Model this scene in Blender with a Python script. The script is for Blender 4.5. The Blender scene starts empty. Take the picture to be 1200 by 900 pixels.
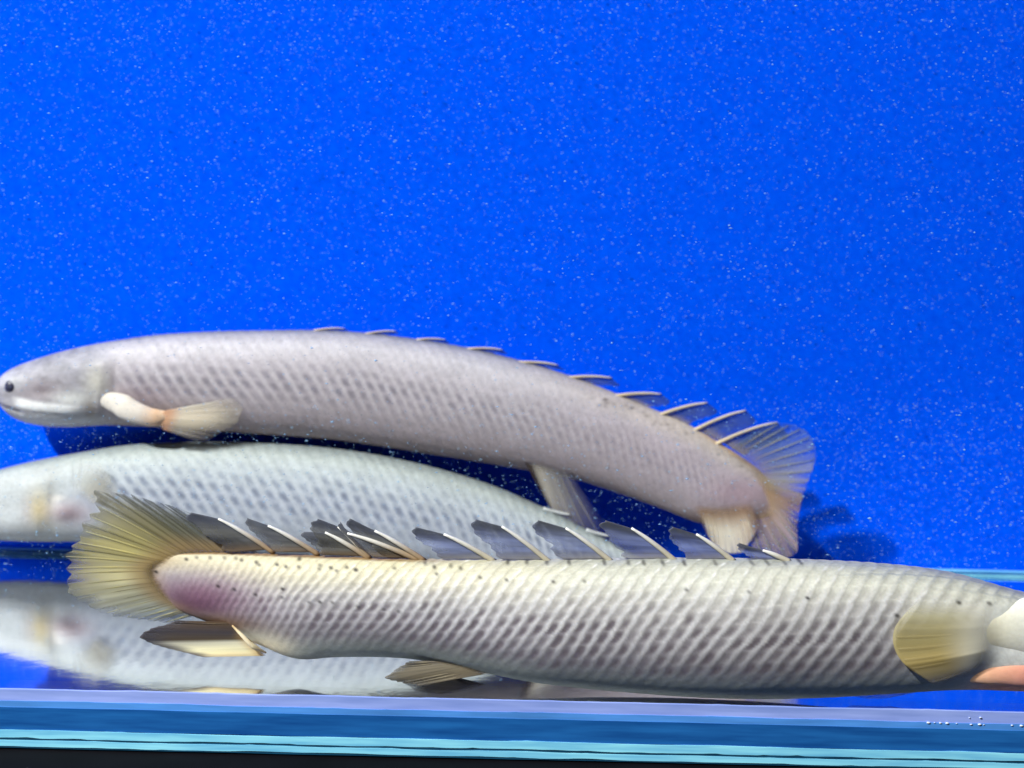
import bpy, math
import numpy as np
from mathutils import Matrix, Vector

# ------------------------------------------------------------------ camera, light, exposure
scene = bpy.context.scene
FPX, CAM_H, PITCH, ROLL = 1500.0, 0.1071, math.radians(5.71), 0.0233
Y_GLASS, Y_PANEL = 0.2930, 0.4400          # inner face of the front pane, face of the blue back panel
cam_data = bpy.data.cameras.new('camera')
cam = bpy.data.objects.new('camera', cam_data)
scene.collection.objects.link(cam)
cam_data.sensor_width = 36.0
cam_data.lens = 36.0 * FPX / 1200.0
cam_data.clip_start, cam_data.clip_end = 0.01, 50.0
RM = Matrix.Rotation(math.pi / 2 - PITCH, 3, 'X') @ Matrix.Rotation(ROLL, 3, 'Z')
cam.matrix_world = Matrix.Translation((0, 0, CAM_H)) @ RM.to_4x4()
cam_data.dof.use_dof = True
cam_data.dof.focus_distance = 0.308
cam_data.dof.aperture_fstop = 17.0
scene.camera = cam

world = bpy.data.worlds.new('World')
scene.world = world
world.use_nodes = True
world.node_tree.nodes['Background'].inputs[0].default_value = (0.80, 0.88, 1.0, 1)
world.node_tree.nodes['Background'].inputs[1].default_value = 0.012

key_data = bpy.data.lights.new('room_lamp', 'AREA')
key_data.shape = 'DISK'
key_data.size = 0.075
key_data.energy = 88.0
key_data.color = (1.0, 0.98, 0.95)
key = bpy.data.objects.new('room_lamp', key_data)
scene.collection.objects.link(key)
KD = Vector((-1.18, -1.0, 1.36)).normalized()
aim = Vector((0.0, 0.42, 0.06))
key.location = aim + KD * 2.0
key.rotation_euler = (aim - key.location).to_track_quat('-Z', 'Y').to_euler()

vs = scene.view_settings
vs.view_transform, vs.look, vs.exposure, vs.gamma = 'Standard', 'None', 0.0, 1.0
scene.cycles.use_denoising = True
scene.cycles.transparent_max_bounces = 40
scene.cycles.max_bounces = 10
scene.cycles.sample_clamp_indirect = 2.0
scene.cycles.blur_glossy = 0.3

# ------------------------------------------------------------------ helpers
RMN = np.array(RM)
def at(px, py, d):
    """photo pixel -> point on the upright plane y = d (d: distance to what the thing touches)"""
    px, py, d = np.broadcast_arrays(np.asarray(px, float), np.asarray(py, float), np.asarray(d, float))
    c = np.stack([(px - 600) / FPX, -(py - 450) / FPX, -np.ones_like(px)], -1)
    w = c @ RMN.T
    return w * (d / w[..., 1])[..., None] + np.array([0, 0, CAM_H])

def lin(*c):
    c = np.array(c, float) / 255.0
    return np.where(c <= 0.04045, c / 12.92, ((c + 0.055) / 1.055) ** 2.4)

_rng = np.random.default_rng(7)
_lat = _rng.random((64, 64))
def vnoise(x, y, o=0):
    x, y = np.broadcast_arrays(np.asarray(x, float) + 17.3 * o, np.asarray(y, float) + 5.9 * o)
    xi, yi = np.floor(x).astype(int), np.floor(y).astype(int)
    fx, fy = x - xi, y - yi
    fx, fy = fx * fx * (3 - 2 * fx), fy * fy * (3 - 2 * fy)
    g = lambda a, b: _lat[a % 64, b % 64]
    return (g(xi, yi) * (1 - fx) + g(xi + 1, yi) * fx) * (1 - fy) + (g(xi, yi + 1) * (1 - fx) + g(xi + 1, yi + 1) * fx) * fy
def fbm(x, y, o=0):
    return (vnoise(x, y, o) + .5 * vnoise(2 * x, 2 * y, o + 1) + .25 * vnoise(4 * x, 4 * y, o + 2)) / 1.75
def sstep(a, b, x):
    t = np.clip((x - a) / (b - a), 0, 1)
    return t * t * (3 - 2 * t)
def spline(P, n, samples=40):
    """Catmull-Rom through the rows of P, resampled evenly; returns (n, k)"""
    P = np.asarray(P, float)
    Q = np.vstack([2 * P[0] - P[1], P, 2 * P[-1] - P[-2]])
    out = []
    for i in range(1, len(Q) - 2):
        t = np.linspace(0, 1, samples, endpoint=False)[:, None]
        a, b, c, d = Q[i - 1], Q[i], Q[i + 1], Q[i + 2]
        out.append(.5 * (2 * b + (c - a) * t + (2 * a - 5 * b + 4 * c - d) * t ** 2 + (3 * b - a - 3 * c + d) * t ** 3))
    out.append(P[-1:])
    R = np.vstack(out)
    L = np.r_[0, np.cumsum(np.linalg.norm(np.diff(R[:, :2], axis=0), axis=1))]
    s = np.linspace(0, L[-1], n)
    return np.stack([np.interp(s, L, R[:, k]) for k in range(R.shape[1])], 1)

def mesh_obj(name, verts, faces, mat, parent=None, col=None, smooth=True):
    """faces: (n,4) or (n,3) array"""
    verts = np.asarray(verts, float).reshape(-1, 3)
    faces = np.asarray(faces, int)
    me = bpy.data.meshes.new(name)
    k = faces.shape[1]
    me.vertices.add(len(verts)); me.vertices.foreach_set('co', verts.astype(np.float32).ravel())
    me.loops.add(faces.size); me.loops.foreach_set('vertex_index', faces.astype(np.int32).ravel())
    me.polygons.add(len(faces))
    me.polygons.foreach_set('loop_start', np.arange(0, faces.size, k, dtype=np.int32))
    me.polygons.foreach_set('use_smooth', np.full(len(faces), smooth))
    me.update(calc_edges=True)
    if col is not None:
        c = np.asarray(col, float).reshape(-1, col.shape[-1])
        if c.shape[1] == 3:
            c = np.hstack([c, np.ones((len(c), 1))])
        at_ = me.attributes.new('Col', 'FLOAT_COLOR', 'POINT')
        at_.data.foreach_set('color', c.astype(np.float32).ravel())
    me.materials.append(mat)
    o = bpy.data.objects.new(name, me)
    scene.collection.objects.link(o)
    if parent is not None:
        o.parent = parent
        p, w = parent, Vector((0, 0, 0))
        while p is not None:
            w = w + p.location; p = p.parent
        o.location = -w
    return o

def grid_faces(n, m, wrap=False, flip=False):
    i, j = np.meshgrid(np.arange(n - 1), np.arange(m if wrap else m - 1), indexing='ij')
    j2 = (j + 1) % m
    f = np.stack([i * m + j, i * m + j2, (i + 1) * m + j2, (i + 1) * m + j], -1).reshape(-1, 4)
    return f[:, ::-1] if flip else f

def box(name, x0, x1, y0, y1, z0, z1, mat, parent=None, bevel=0.0):
    v = [(x, y, z) for x in (x0, x1) for y in (y0, y1) for z in (z0, z1)]
    f = [(0, 1, 3, 2), (4, 6, 7, 5), (0, 4, 5, 1), (2, 3, 7, 6), (0, 2, 6, 4), (1, 5, 7, 3)]
    o = mesh_obj(name, v, f, mat, parent, smooth=False)
    if bevel:
        b = o.modifiers.new('edge', 'BEVEL'); b.width = bevel; b.segments = 2
    return o

def empty(name, loc, label, cat, group=None):
    o = bpy.data.objects.new(name, None)
    scene.collection.objects.link(o)
    o.location = loc
    o.empty_display_size = 0.02
    o['label'] = label; o['category'] = cat
    if group: o['group'] = group
    return o

# ------------------------------------------------------------------ materials
def new_mat(name):
    m = bpy.data.materials.new(name); m.use_nodes = True
    nt = m.node_tree
    for n in list(nt.nodes): nt.nodes.remove(n)
    return m, nt, nt.nodes.new('ShaderNodeOutputMaterial')

def plain(name, rgb, rough=0.5, spec=0.5, noise=0.0, scale=60.0, stretch=(1, 1, 1), metallic=0.0, rgb2=None, coat=0.0, bump=0.0):
    m, nt, out = new_mat(name)
    b = nt.nodes.new('ShaderNodeBsdfPrincipled')
    b.inputs['Roughness'].default_value = rough
    b.inputs['Specular IOR Level'].default_value = spec
    b.inputs['Metallic'].default_value = metallic
    b.inputs['Coat Weight'].default_value = coat
    tc = nt.nodes.new('ShaderNodeTexCoord'); mp = nt.nodes.new('ShaderNodeMapping')
    mp.inputs['Scale'].default_value = stretch
    nz = nt.nodes.new('ShaderNodeTexNoise'); nz.inputs['Scale'].default_value = scale; nz.inputs['Detail'].default_value = 6
    rp = nt.nodes.new('ShaderNodeValToRGB')
    rp.color_ramp.elements[0].position, rp.color_ramp.elements[1].position = 0.3, 0.7
    a = np.array(rgb); c2 = np.array(rgb2) if rgb2 is not None else a * (1 + noise)
    rp.color_ramp.elements[0].color = (*(a * (1 - noise)), 1); rp.color_ramp.elements[1].color = (*np.minimum(c2, 1), 1)
    nt.links.new(tc.outputs['Object'], mp.inputs[0]); nt.links.new(mp.outputs[0], nz.inputs[0])
    nt.links.new(nz.outputs[0], rp.inputs[0]); nt.links.new(rp.outputs[0], b.inputs['Base Color'])
    if bump:
        bp = nt.nodes.new('ShaderNodeBump'); bp.inputs['Strength'].default_value = bump; bp.inputs['Distance'].default_value = 0.0005
        nt.links.new(nz.outputs[0], bp.inputs['Height']); nt.links.new(bp.outputs[0], b.inputs['Normal'])
    nt.links.new(b.outputs[0], out.inputs[0])
    return m

def skin_mat():
    m, nt, out = new_mat('fish_skin')
    at_ = nt.nodes.new('ShaderNodeAttribute'); at_.attribute_name = 'Col'
    nz = nt.nodes.new('ShaderNodeTexNoise'); nz.inputs['Scale'].default_value = 900; nz.inputs['Detail'].default_value = 4
    tc = nt.nodes.new('ShaderNodeTexCoord')
    mr = nt.nodes.new('ShaderNodeMapRange'); mr.inputs[3].default_value = 0.86; mr.inputs[4].default_value = 1.12
    mx = nt.nodes.new('ShaderNodeVectorMath'); mx.operation = 'MULTIPLY'
    b = nt.nodes.new('ShaderNodeBsdfPrincipled')
    b.inputs['Roughness'].default_value = 0.52
    b.inputs['Specular IOR Level'].default_value = 0.22
    b.inputs['Subsurface Weight'].default_value = 0.12
    b.inputs['Subsurface Radius'].default_value = (0.0012, 0.0008, 0.0006)
    b.inputs['Subsurface Scale'].default_value = 1.0
    bp = nt.nodes.new('ShaderNodeBump'); bp.inputs['Strength'].default_value = 0.25; bp.inputs['Distance'].default_value = 0.0002
    nt.links.new(tc.outputs['Object'], nz.inputs[0])
    nt.links.new(nz.outputs[0], mr.inputs[0])
    nt.links.new(at_.outputs['Color'], mx.inputs[0]); nt.links.new(mr.outputs[0], mx.inputs[1])
    nt.links.new(mx.outputs[0], b.inputs['Base Color'])
    nt.links.new(nz.outputs[0], bp.inputs['Height']); nt.links.new(bp.outputs[0], b.inputs['Normal'])
    nt.links.new(b.outputs[0], out.inputs[0])
    return m

def fin_mat(name='fin_membrane', trans=0.35):
    m, nt, out = new_mat(name)
    at_ = nt.nodes.new('ShaderNodeAttribute'); at_.attribute_name = 'Col'
    d = nt.nodes.new('ShaderNodeBsdfPrincipled'); d.inputs['Roughness'].default_value = 0.45; d.inputs['Specular IOR Level'].default_value = 0.25
    t = nt.nodes.new('ShaderNodeBsdfTranslucent'); tr = nt.nodes.new('ShaderNodeBsdfTransparent')
    m1 = nt.nodes.new('ShaderNodeMixShader'); m1.inputs[0].default_value = trans
    m2 = nt.nodes.new('ShaderNodeMixShader')
    nt.links.new(at_.outputs['Color'], d.inputs['Base Color']); nt.links.new(at_.outputs['Color'], t.inputs['Color'])
    nt.links.new(d.outputs[0], m1.inputs[1]); nt.links.new(t.outputs[0], m1.inputs[2])
    nt.links.new(at_.outputs['Alpha'], m2.inputs[0]); nt.links.new(tr.outputs[0], m2.inputs[1]); nt.links.new(m1.outputs[0], m2.inputs[2])
    nt.links.new(m2.outputs[0], out.inputs[0])
    return m

def pane_mat(name, tint, ior=1.15, rough=0.02):
    m, nt, out = new_mat(name)
    tr = nt.nodes.new('ShaderNodeBsdfTransparent'); tr.inputs[0].default_value = (*tint, 1)
    gl = nt.nodes.new('ShaderNodeBsdfGlossy'); gl.inputs['Roughness'].default_value = rough
    lw = nt.nodes.new('ShaderNodeLayerWeight'); lw.inputs[0].default_value = 0.5
    pw = nt.nodes.new('ShaderNodeMath'); pw.operation = 'POWER'; pw.inputs[1].default_value = 5.0
    fr = nt.nodes.new('ShaderNodeMath'); fr.operation = 'MULTIPLY_ADD'; fr.inputs[1].default_value = 0.5; fr.inputs[2].default_value = 0.012
    mx = nt.nodes.new('ShaderNodeMixShader')
    nt.links.new(lw.outputs['Facing'], pw.inputs[0]); nt.links.new(pw.outputs[0], fr.inputs[0])
    nt.links.new(fr.outputs[0], mx.inputs[0]); nt.links.new(tr.outputs[0], mx.inputs[1]); nt.links.new(gl.outputs[0], mx.inputs[2])
    nt.links.new(mx.outputs[0], out.inputs[0])
    return m

def floor_mat():
    # glass floor seen from inside the water at a low angle: reflects almost everything
    m, nt, out = new_mat('glass_floor')
    gl = nt.nodes.new('ShaderNodeBsdfGlossy'); gl.inputs['Roughness'].default_value = 0.075
    nz = nt.nodes.new('ShaderNodeTexNoise'); nz.inputs['Scale'].default_value = 35; nz.inputs['Detail'].default_value = 5
    rp = nt.nodes.new('ShaderNodeValToRGB')
    rp.color_ramp.elements[0].color = (0.86, 0.89, 0.93, 1); rp.color_ramp.elements[1].color = (0.96, 0.97, 0.98, 1)
    tc = nt.nodes.new('ShaderNodeTexCoord')
    df = nt.nodes.new('ShaderNodeBsdfDiffuse'); df.inputs[0].default_value = (0.02, 0.03, 0.05, 1)
    mx = nt.nodes.new('ShaderNodeMixShader')
    fr = nt.nodes.new('ShaderNodeFresnel'); fr.inputs[0].default_value = 0.88      # dense to thin: total beyond ~62 degrees
    nt.links.new(fr.outputs[0], mx.inputs[0])
    n2 = nt.nodes.new('ShaderNodeTexNoise'); n2.inputs['Scale'].default_value = 120; n2.inputs['Detail'].default_value = 3
    bp = nt.nodes.new('ShaderNodeBump'); bp.inputs['Strength'].default_value = 0.018; bp.inputs['Distance'].default_value = 0.002
    nt.links.new(tc.outputs['Object'], n2.inputs[0]); nt.links.new(n2.outputs[0], bp.inputs['Height']); nt.links.new(bp.outputs[0], gl.inputs['Normal'])
    nt.links.new(tc.outputs['Object'], nz.inputs[0]); nt.links.new(nz.outputs[0], rp.inputs[0]); nt.links.new(rp.outputs[0], gl.inputs[0])
    nt.links.new(df.outputs[0], mx.inputs[1]); nt.links.new(gl.outputs[0], mx.inputs[2]); nt.links.new(mx.outputs[0], out.inputs[0])
    return m

SKIN, FIN = skin_mat(), fin_mat()
PANEL = plain('blue_panel', (0.0, 0.079, 0.91), rough=0.8, spec=0.0, noise=0.06, scale=420, rgb2=(0.0, 0.098, 0.95))
PANE = pane_mat('front_glass', (0.985, 0.992, 0.99), 1.12)
FLOOR = floor_mat()
SILICONE = plain('clear_silicone', lin(142, 168, 246), rough=0.3, spec=0.5, noise=0.16, scale=60, stretch=(1, 6, 10), rgb2=lin(158, 180, 250))
SILICONE_LOW = plain('silicone_smear', lin(78, 144, 224), rough=0.35, noise=0.2, scale=60, stretch=(1, 6, 10))
EDGE_DARK = plain('glass_edge_deep', lin(22, 84, 160), rough=0.25, spec=0.5, noise=0.2, scale=45, stretch=(1, 10, 14), rgb2=lin(34, 106, 180))
EDGE_CYAN = plain('glass_edge_bright', lin(118, 208, 254), rough=0.2, spec=0.6, noise=0.2, scale=60, stretch=(1, 10, 14), rgb2=lin(150, 232, 255))  # glow of light piped through the glass, put into a bright base colour
EDGE_LINE = plain('glass_edge_line', lin(20, 70, 100), rough=0.3, noise=0.3, scale=60)
BLACK = plain('black_stand', (0.0025, 0.0025, 0.004), rough=0.7, spec=0.05, noise=0.3, scale=80)
EYE = plain('eye_black', (0.012, 0.012, 0.035), rough=0.35, spec=0.4, noise=0.5, scale=500, rgb2=(0.05, 0.05, 0.09))
GLINT = plain('glint_white', (0.7, 0.8, 1.0), rough=0.15, spec=0.6, noise=0.03, scale=500)  # white of the added lamp reflections

# ------------------------------------------------------------------ aquarium and stand
XW = 0.55
def zrow(py_at_x0, d):                  # height on plane y=d of the photo row given at photo column 0
    return float(at(0, py_at_x0, d)[2])

tank = empty('aquarium', (0, 0.36, -0.0119), 'glass aquarium with bright blue back panel and cyan glass edges on black stand', 'aquarium')
box('back_panel', -XW, XW, Y_PANEL, Y_PANEL + 0.006, -0.010, 0.40, PANEL, tank)
box('bottom_pane', -XW, XW, Y_GLASS + 0.0004, Y_PANEL - 0.0004, -0.0075, 0.0, FLOOR, tank)
YO = Y_GLASS - 0.006
yf = YO + 0.0012                        # seams and edges read just behind the outer face
z0, z1, z2, z3, z4 = [zrow(p, yf) for p in (808, 822, 829.5, 854, 875)]
box('front_pane', -XW, XW, YO, Y_GLASS, z0 + 0.0007, 0.40, PANE, tank)
def wavy_strip(name, za, zb, y, depth, mat, parent, amp=0.0, seed=0, n=700, round_=False):
    """long horizontal strip with a slightly uneven top and bottom edge, closed, facing the room"""
    x = np.linspace(-XW, XW, n)
    wa = amp * (fbm(x * 90, 0 * x, seed) - .5 + .9 * np.maximum(0, fbm(x * 400, 0 * x, seed + 2) - .62)) * 2
    wb = amp * (fbm(x * 70, 0 * x, seed + 5) - .5 + .9 * np.maximum(0, fbm(x * 330, 0 * x, seed + 7) - .62)) * 2
    prof = [(0, 0), (0, .5), (0, 1), (1, 1), (1, 0)]
    V = []
    for dy, t in prof:
        bulge = depth * 0.35 if (round_ and t == .5) else 0
        V.append(np.stack([x, np.full(n, y + dy * depth - bulge), za + wa + (zb + wb - za - wa) * t], 1))
    V = np.stack(V, 1)
    f = grid_faces(n, 5, wrap=True)
    caps = []
    o = mesh_obj(name, V, f, mat, parent, smooth=False)
    return o
wavy_strip('silicone_seam', z1, z0 + 0.0001, yf, 0.0008, SILICONE, tank, 0.00022, 1)
wavy_strip('silicone_seam', z2, z1 + 0.0003, yf - .0001, 0.004, SILICONE_LOW, tank, 0.00022, 3)
wavy_strip('pane_edge', z3, z2 + 0.0003, yf - .0002, 0.004, EDGE_DARK, tank, 0.0001, 5)
zc = z3 + (z4 - z3) * np.array([0.02, 0.46, 0.56, 0.90])
wavy_strip('pane_edge', zc[1], zc[0], yf - .0004, 0.004, EDGE_CYAN, tank, 0.0003, 7)
wavy_strip('pane_edge', zc[2], zc[1] - .0001, yf - .0003, 0.004, EDGE_LINE, tank, 0.0001, 9)
wavy_strip('pane_edge', zc[3], zc[2] - .0001, yf - .0005, 0.004, EDGE_CYAN, tank, 0.00025, 11)
wavy_strip('pane_edge', z4, zc[3] - .0001, yf - .0004, 0.004, EDGE_LINE, tank, 0.0001, 13)
# rear seam where the panel meets the floor: two bright polished lines with a deep line between
wavy_strip('silicone_seam', 0.00012, 0.0006, Y_PANEL - .0032, 0.003, EDGE_CYAN, tank, 0.00006, 15)
wavy_strip('silicone_seam', 0.0007, 0.0012, Y_PANEL - .0028, 0.0026, EDGE_DARK, tank, 0.00006, 17)
wavy_strip('silicone_seam', 0.0013, 0.0017, Y_PANEL - .0024, 0.0022, EDGE_CYAN, tank, 0.00006, 19)
# lamp reflections on the front seam, added as a row of small white beads
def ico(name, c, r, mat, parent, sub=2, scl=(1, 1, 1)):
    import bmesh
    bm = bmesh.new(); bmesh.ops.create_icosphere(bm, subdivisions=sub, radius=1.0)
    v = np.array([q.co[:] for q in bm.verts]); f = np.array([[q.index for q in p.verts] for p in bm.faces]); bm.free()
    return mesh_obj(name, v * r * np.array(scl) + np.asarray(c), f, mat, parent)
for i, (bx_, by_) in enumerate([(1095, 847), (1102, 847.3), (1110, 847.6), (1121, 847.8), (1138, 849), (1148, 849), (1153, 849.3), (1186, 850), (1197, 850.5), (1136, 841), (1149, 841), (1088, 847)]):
    ico('lamp_glint', at(bx_, by_, yf - .0002), 0.00013 + 0.00008 * (i % 3), GLINT, tank, 2, (1.5, .5, .8))
stand = box('stand', -XW, XW, YO - 0.012, Y_PANEL + 0.02, -0.5, z4 - 0.0004, BLACK)
stand['kind'] = 'structure'

# ------------------------------------------------------------------ fish
def blot(rgb, k, q, y, x0, y0, rx, ry, col, hard=1.0):
    m = k * np.exp(-(((q - x0) / rx) ** 2 + ((y - y0) / ry) ** 2) ** hard)
    return rgb + (lin(*col) - rgb) * m[..., None]

def ramp(h, stops):
    hs = [s[0] for s in stops]; cs = np.array([lin(*s[1]) for s in stops])
    return np.stack([np.interp(h, hs, cs[:, k]) for k in range(3)], -1)

def body(parent, secs, n, m, wfun, pitch, colour, relief=0.00022, tone=.7, name='body', square=None):
    """loft through (top_x, top_y, bottom_x, bottom_y, distance) pairs; first row = tail end"""
    S = np.asarray(secs, float)
    R = spline(np.column_stack([(S[:, 0] + S[:, 2]) / 2, (S[:, 1] + S[:, 3]) / 2, S]), n)
    top, bot = at(R[:, 2], R[:, 3], R[:, 6]), at(R[:, 4], R[:, 5], R[:, 6])
    C, H = (top + bot) / 2, (top - bot) / 2
    T = np.gradient(C, axis=0); T /= np.linalg.norm(T, axis=1)[:, None]
    hl = np.linalg.norm(H, axis=1)
    W = np.cross(T, H); W /= np.linalg.norm(W, axis=1)[:, None]
    W *= np.sign(-W[:, 1:2])                            # +W looks to the room
    u = np.linspace(0, 1, n)
    W = W * (hl * wfun(R[:, 0]))[:, None]
    phi = np.linspace(0, 2 * np.pi, m, endpoint=False)  # 0 = back ridge, pi/2 = room side, pi = belly
    cp, sp = np.cos(phi), np.sin(phi)
    sq = (square(R[:, 0]) if square else np.full(n, .9))[:, None]
    a2, b2 = np.sign(cp)[None] * np.abs(cp)[None] ** sq, np.sign(sp)[None] * np.abs(sp)[None] ** sq
    a = np.sign(cp) * np.abs(cp) ** .94
    P = C[:, None] + H[:, None] * a2[..., None] + W[:, None] * b2[..., None]
    N = H[:, None] / hl[:, None, None] ** 2 * a2[..., None] + W[:, None] / (np.sum(W * W, 1)[:, None, None] + 1e-12) * b2[..., None]
    N /= np.linalg.norm(N, axis=2)[..., None] + 1e-12
    # surface coordinates
    ds = np.r_[0, np.linalg.norm(np.diff(C, axis=0), axis=1)]
    pq = pitch(R[:, 0])
    Su = np.cumsum(ds / pq)
    half = np.minimum(phi, 2 * np.pi - phi)
    gl_ = np.linalg.norm(np.diff(P, axis=1, append=P[:, :1]), axis=2)
    cum = np.concatenate([np.zeros((n, 1)), np.cumsum(gl_, 1)[:, :-1]], 1)
    t = np.minimum(cum, gl_.sum(1, keepdims=True) - cum)             # girth distance from the back ridge
    A = Su[:, None] + 0.66 * t / pq[:, None]
    A = A + .9 * (fbm(A * .11, t / pq[:, None] * .22, 31) - .5)
    B = t / pq[:, None] + 0.12 * np.floor(A) + .3 * (fbm(A * .13, t / pq[:, None] * .2, 33) - .5)
    A = A + .03 * np.cos(2 * np.pi * B)
    q = np.broadcast_to(R[:, 0][:, None], A.shape) + (R[:, 2] - R[:, 4])[:, None] / 2 * a[None, :]
    y = R[:, 1][:, None] - ((R[:, 5] - R[:, 3]) / 2)[:, None] * a2
    h = a2
    fa, fb = A - np.floor(A), B - np.floor(B)
    rnd = _lat[np.floor(A).astype(int) % 64, np.floor(B).astype(int) % 64]
    rgb, mask, extra = colour(dict(q=q, y=y, h=h, fa=fa, fb=fb, A=A, B=B, rnd=rnd, u=np.broadcast_to(u[:, None], A.shape)))
    rgb = rgb * tone * (1 + .10 * (np.random.default_rng(3).random(A.shape) - .5) + .16 * (vnoise(A * 6, B * 6, 50) - .5))[..., None]
    # relief: each scale a low tile, raised at its rear rim, with grooves round it
    prof = .5 + .5 * np.cos(2 * np.pi * (fa - .08)) + .12 * np.cos(2 * np.pi * fb)
    P = P + N * (relief * mask * (prof - .5) * (.3 + 1.4 * fbm(A * .4, B * .5, 21)))[..., None]
    P = P + N * np.broadcast_to(extra, A.shape)[..., None]
    P = P + N * (0.0003 * (fbm(A * .15, B * .2, 9) - .5))[..., None]
    verts = np.vstack([P.reshape(-1, 3), C[0] - T[0] * hl[0] * .5, C[-1] + T[-1] * hl[-1] * .5])
    col = np.vstack([np.clip(rgb, .002, .92).reshape(-1, 3), rgb[0].mean(0), rgb[-1].mean(0)])
    F = grid_faces(n, m, wrap=True)
    j = np.arange(m); j2 = (j + 1) % m; k0, k1 = n * m, n * m + 1
    F = np.vstack([F, np.stack([j2, j, np.full(m, k0), np.full(m, k0)], 1)[:, [0, 1, 2, 2]]]) if False else F
    # caps as quads with a tiny extra ring
    o = mesh_obj(name, verts[:-2], F, SKIN, parent, col[:-2])
    cap = lambda ring, c, nm: None
    import bmesh
    bm = bmesh.new(); bm.from_mesh(o.data); bm.verts.ensure_lookup_table()
    for ring in (range(m - 1, -1, -1), range((n - 1) * m, n * m)):
        bm.faces.new([bm.verts[i] for i in ring])
    bmesh.ops.recalc_face_normals(bm, faces=bm.faces)
    bm.to_mesh(o.data); bm.free()
    for p in o.data.polygons[-2:]: p.use_smooth = False
    return o

def sheet(name, parent, base, tip, dist, colour, nu=60, nv=24, th=0.0005, jag=0.0, njag=12, seed=0, bow=0.0, mat=None, ridge=0.0, flare=None, saw_w=.4, tip_round=0.0):
    """fin membrane between a base line and a tip line (photo points), a closed thin shell; flare: distance at the tips"""
    b, tp = spline(np.asarray(base, float), nu), spline(np.asarray(tip, float), nu)
    u = np.linspace(0, 1, nu)
    saw = np.abs(((u * njag) % 1.0) - .5) * 2
    L = 1 - jag * (saw_w * saw * (.3 + vnoise(u * njag, 0 * u, seed)) + 1.5 * (fbm(u * njag * .8, 0 * u, seed + 3) - .35))
    L = L * (1 - tip_round * sstep(.72, 1, u) ** 2)
    v = np.linspace(0, 1, nv)
    bd = np.interp(u, np.linspace(0, 1, len(np.atleast_1d(dist))), np.atleast_1d(dist))
    td = bd if flare is None else np.interp(u, np.linspace(0, 1, len(np.atleast_1d(flare))), np.atleast_1d(flare))
    vv = v[None, :] * L[:, None]
    X = b[:, None, :] + (tp - b)[:, None, :] * vv[..., None]
    perp = np.stack([-(tp - b)[:, 1], (tp - b)[:, 0]], 1)
    X = X + perp[:, None, :] * (bow * vv * (1 - vv))[..., None]
    D = bd[:, None] + (td - bd)[:, None] * vv ** 1.3 + 0.0004 * np.sin(u * 9 + seed)[:, None] * vv
    P = at(X[..., 0], X[..., 1], D)
    N = np.cross(np.gradient(P, axis=0), np.gradient(P, axis=1)); N /= np.linalg.norm(N, axis=2)[..., None] + 1e-12
    t = th * (1 - .75 * vv) * (1 + ridge * np.cos(u * njag * 2 * np.pi)[:, None])
    fr, bk = P + N * t[..., None] / 2, P - N * t[..., None] / 2
    U, V = np.broadcast_to(u[:, None], vv.shape), vv
    c = colour(U, V, X[..., 0], X[..., 1])
    nV = nu * nv
    F = [grid_faces(nu, nv), grid_faces(nu, nv, flip=True) + nV]
    loop = np.r_[np.arange(nv), np.arange(1, nu) * nv + nv - 1, (nu - 1) * nv + np.arange(nv - 2, -1, -1), np.arange(nu - 2, 0, -1) * nv]
    l2 = np.roll(loop, -1)
    F.append(np.stack([l2, loop, loop + nV, l2 + nV], 1))
    return mesh_obj(name, np.vstack([fr.reshape(-1, 3), bk.reshape(-1, 3)]), np.vstack(F), mat or FIN, parent, np.vstack([c.reshape(-1, 4)] * 2)), (b, tp, L, bd, td, bow)

def tube(name, parent, pts, radii, cols, mat=None, seg=8, n=14, flat=1.0):
    """tapered rod through 3D points"""
    pts = np.asarray(pts, float)
    k = np.linspace(0, 1, len(pts)); s = np.linspace(0, 1, n)
    if len(pts) > 2:
        Q = spline(pts, n)
    else:
        Q = pts[0] + (pts[1] - pts[0]) * s[:, None]
    r = np.interp(s, np.linspace(0, 1, len(radii)), radii)
    T = np.gradient(Q, axis=0); T /= np.linalg.norm(T, axis=1)[:, None]
    a = np.cross(T, np.array([0, 1.0, 0])); a /= np.linalg.norm(a, axis=1)[:, None] + 1e-12
    b = np.cross(T, a)
    ph = np.linspace(0, 2 * np.pi, seg, endpoint=False)
    P = Q[:, None] + (a[:, None] * np.cos(ph)[None, :, None] + b[:, None] * (flat * np.sin(ph))[None, :, None]) * r[:, None, None]
    cols = np.asarray(cols, float)
    c = np.stack([np.interp(s, np.linspace(0, 1, len(cols)), cols[:, i]) for i in range(cols.shape[1])], 1)
    c = np.repeat(c[:, None], seg, 1)
    V = np.vstack([P.reshape(-1, 3), Q[:1], Q[-1:]]); c = np.vstack([c.reshape(-1, c.shape[-1]), c[0, :1], c[-1, :1]])
    F = grid_faces(n, seg, wrap=True)
    j = np.arange(seg); j2 = (j + 1) % seg
    tri = np.vstack([np.stack([j2, j, np.full(seg, n * seg), np.full(seg, n * seg)], 1), np.stack([(n - 1) * seg + j, (n - 1) * seg + j2, np.full(seg, n * seg + 1), np.full(seg, n * seg + 1)], 1)])
    me = bpy.data.meshes.new(name)
    me.from_pydata(V.tolist(), [], F.tolist() + tri[:, :3].tolist())
    at_ = me.attributes.new('Col', 'FLOAT_COLOR', 'POINT')
    if c.shape[1] == 3: c = np.hstack([c, np.ones((len(c), 1))])
    at_.data.foreach_set('color', c.astype(np.float32).ravel())
    me.polygons.foreach_set('use_smooth', np.ones(len(me.polygons), bool))
    me.materials.append(mat or SKIN)
    o = bpy.data.objects.new(name, me); scene.collection.objects.link(o)
    o.parent = parent
    p, w = parent, Vector((0, 0, 0))
    while p is not None:
        w = w + p.location; p = p.parent
    o.location = -w
    return o

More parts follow.
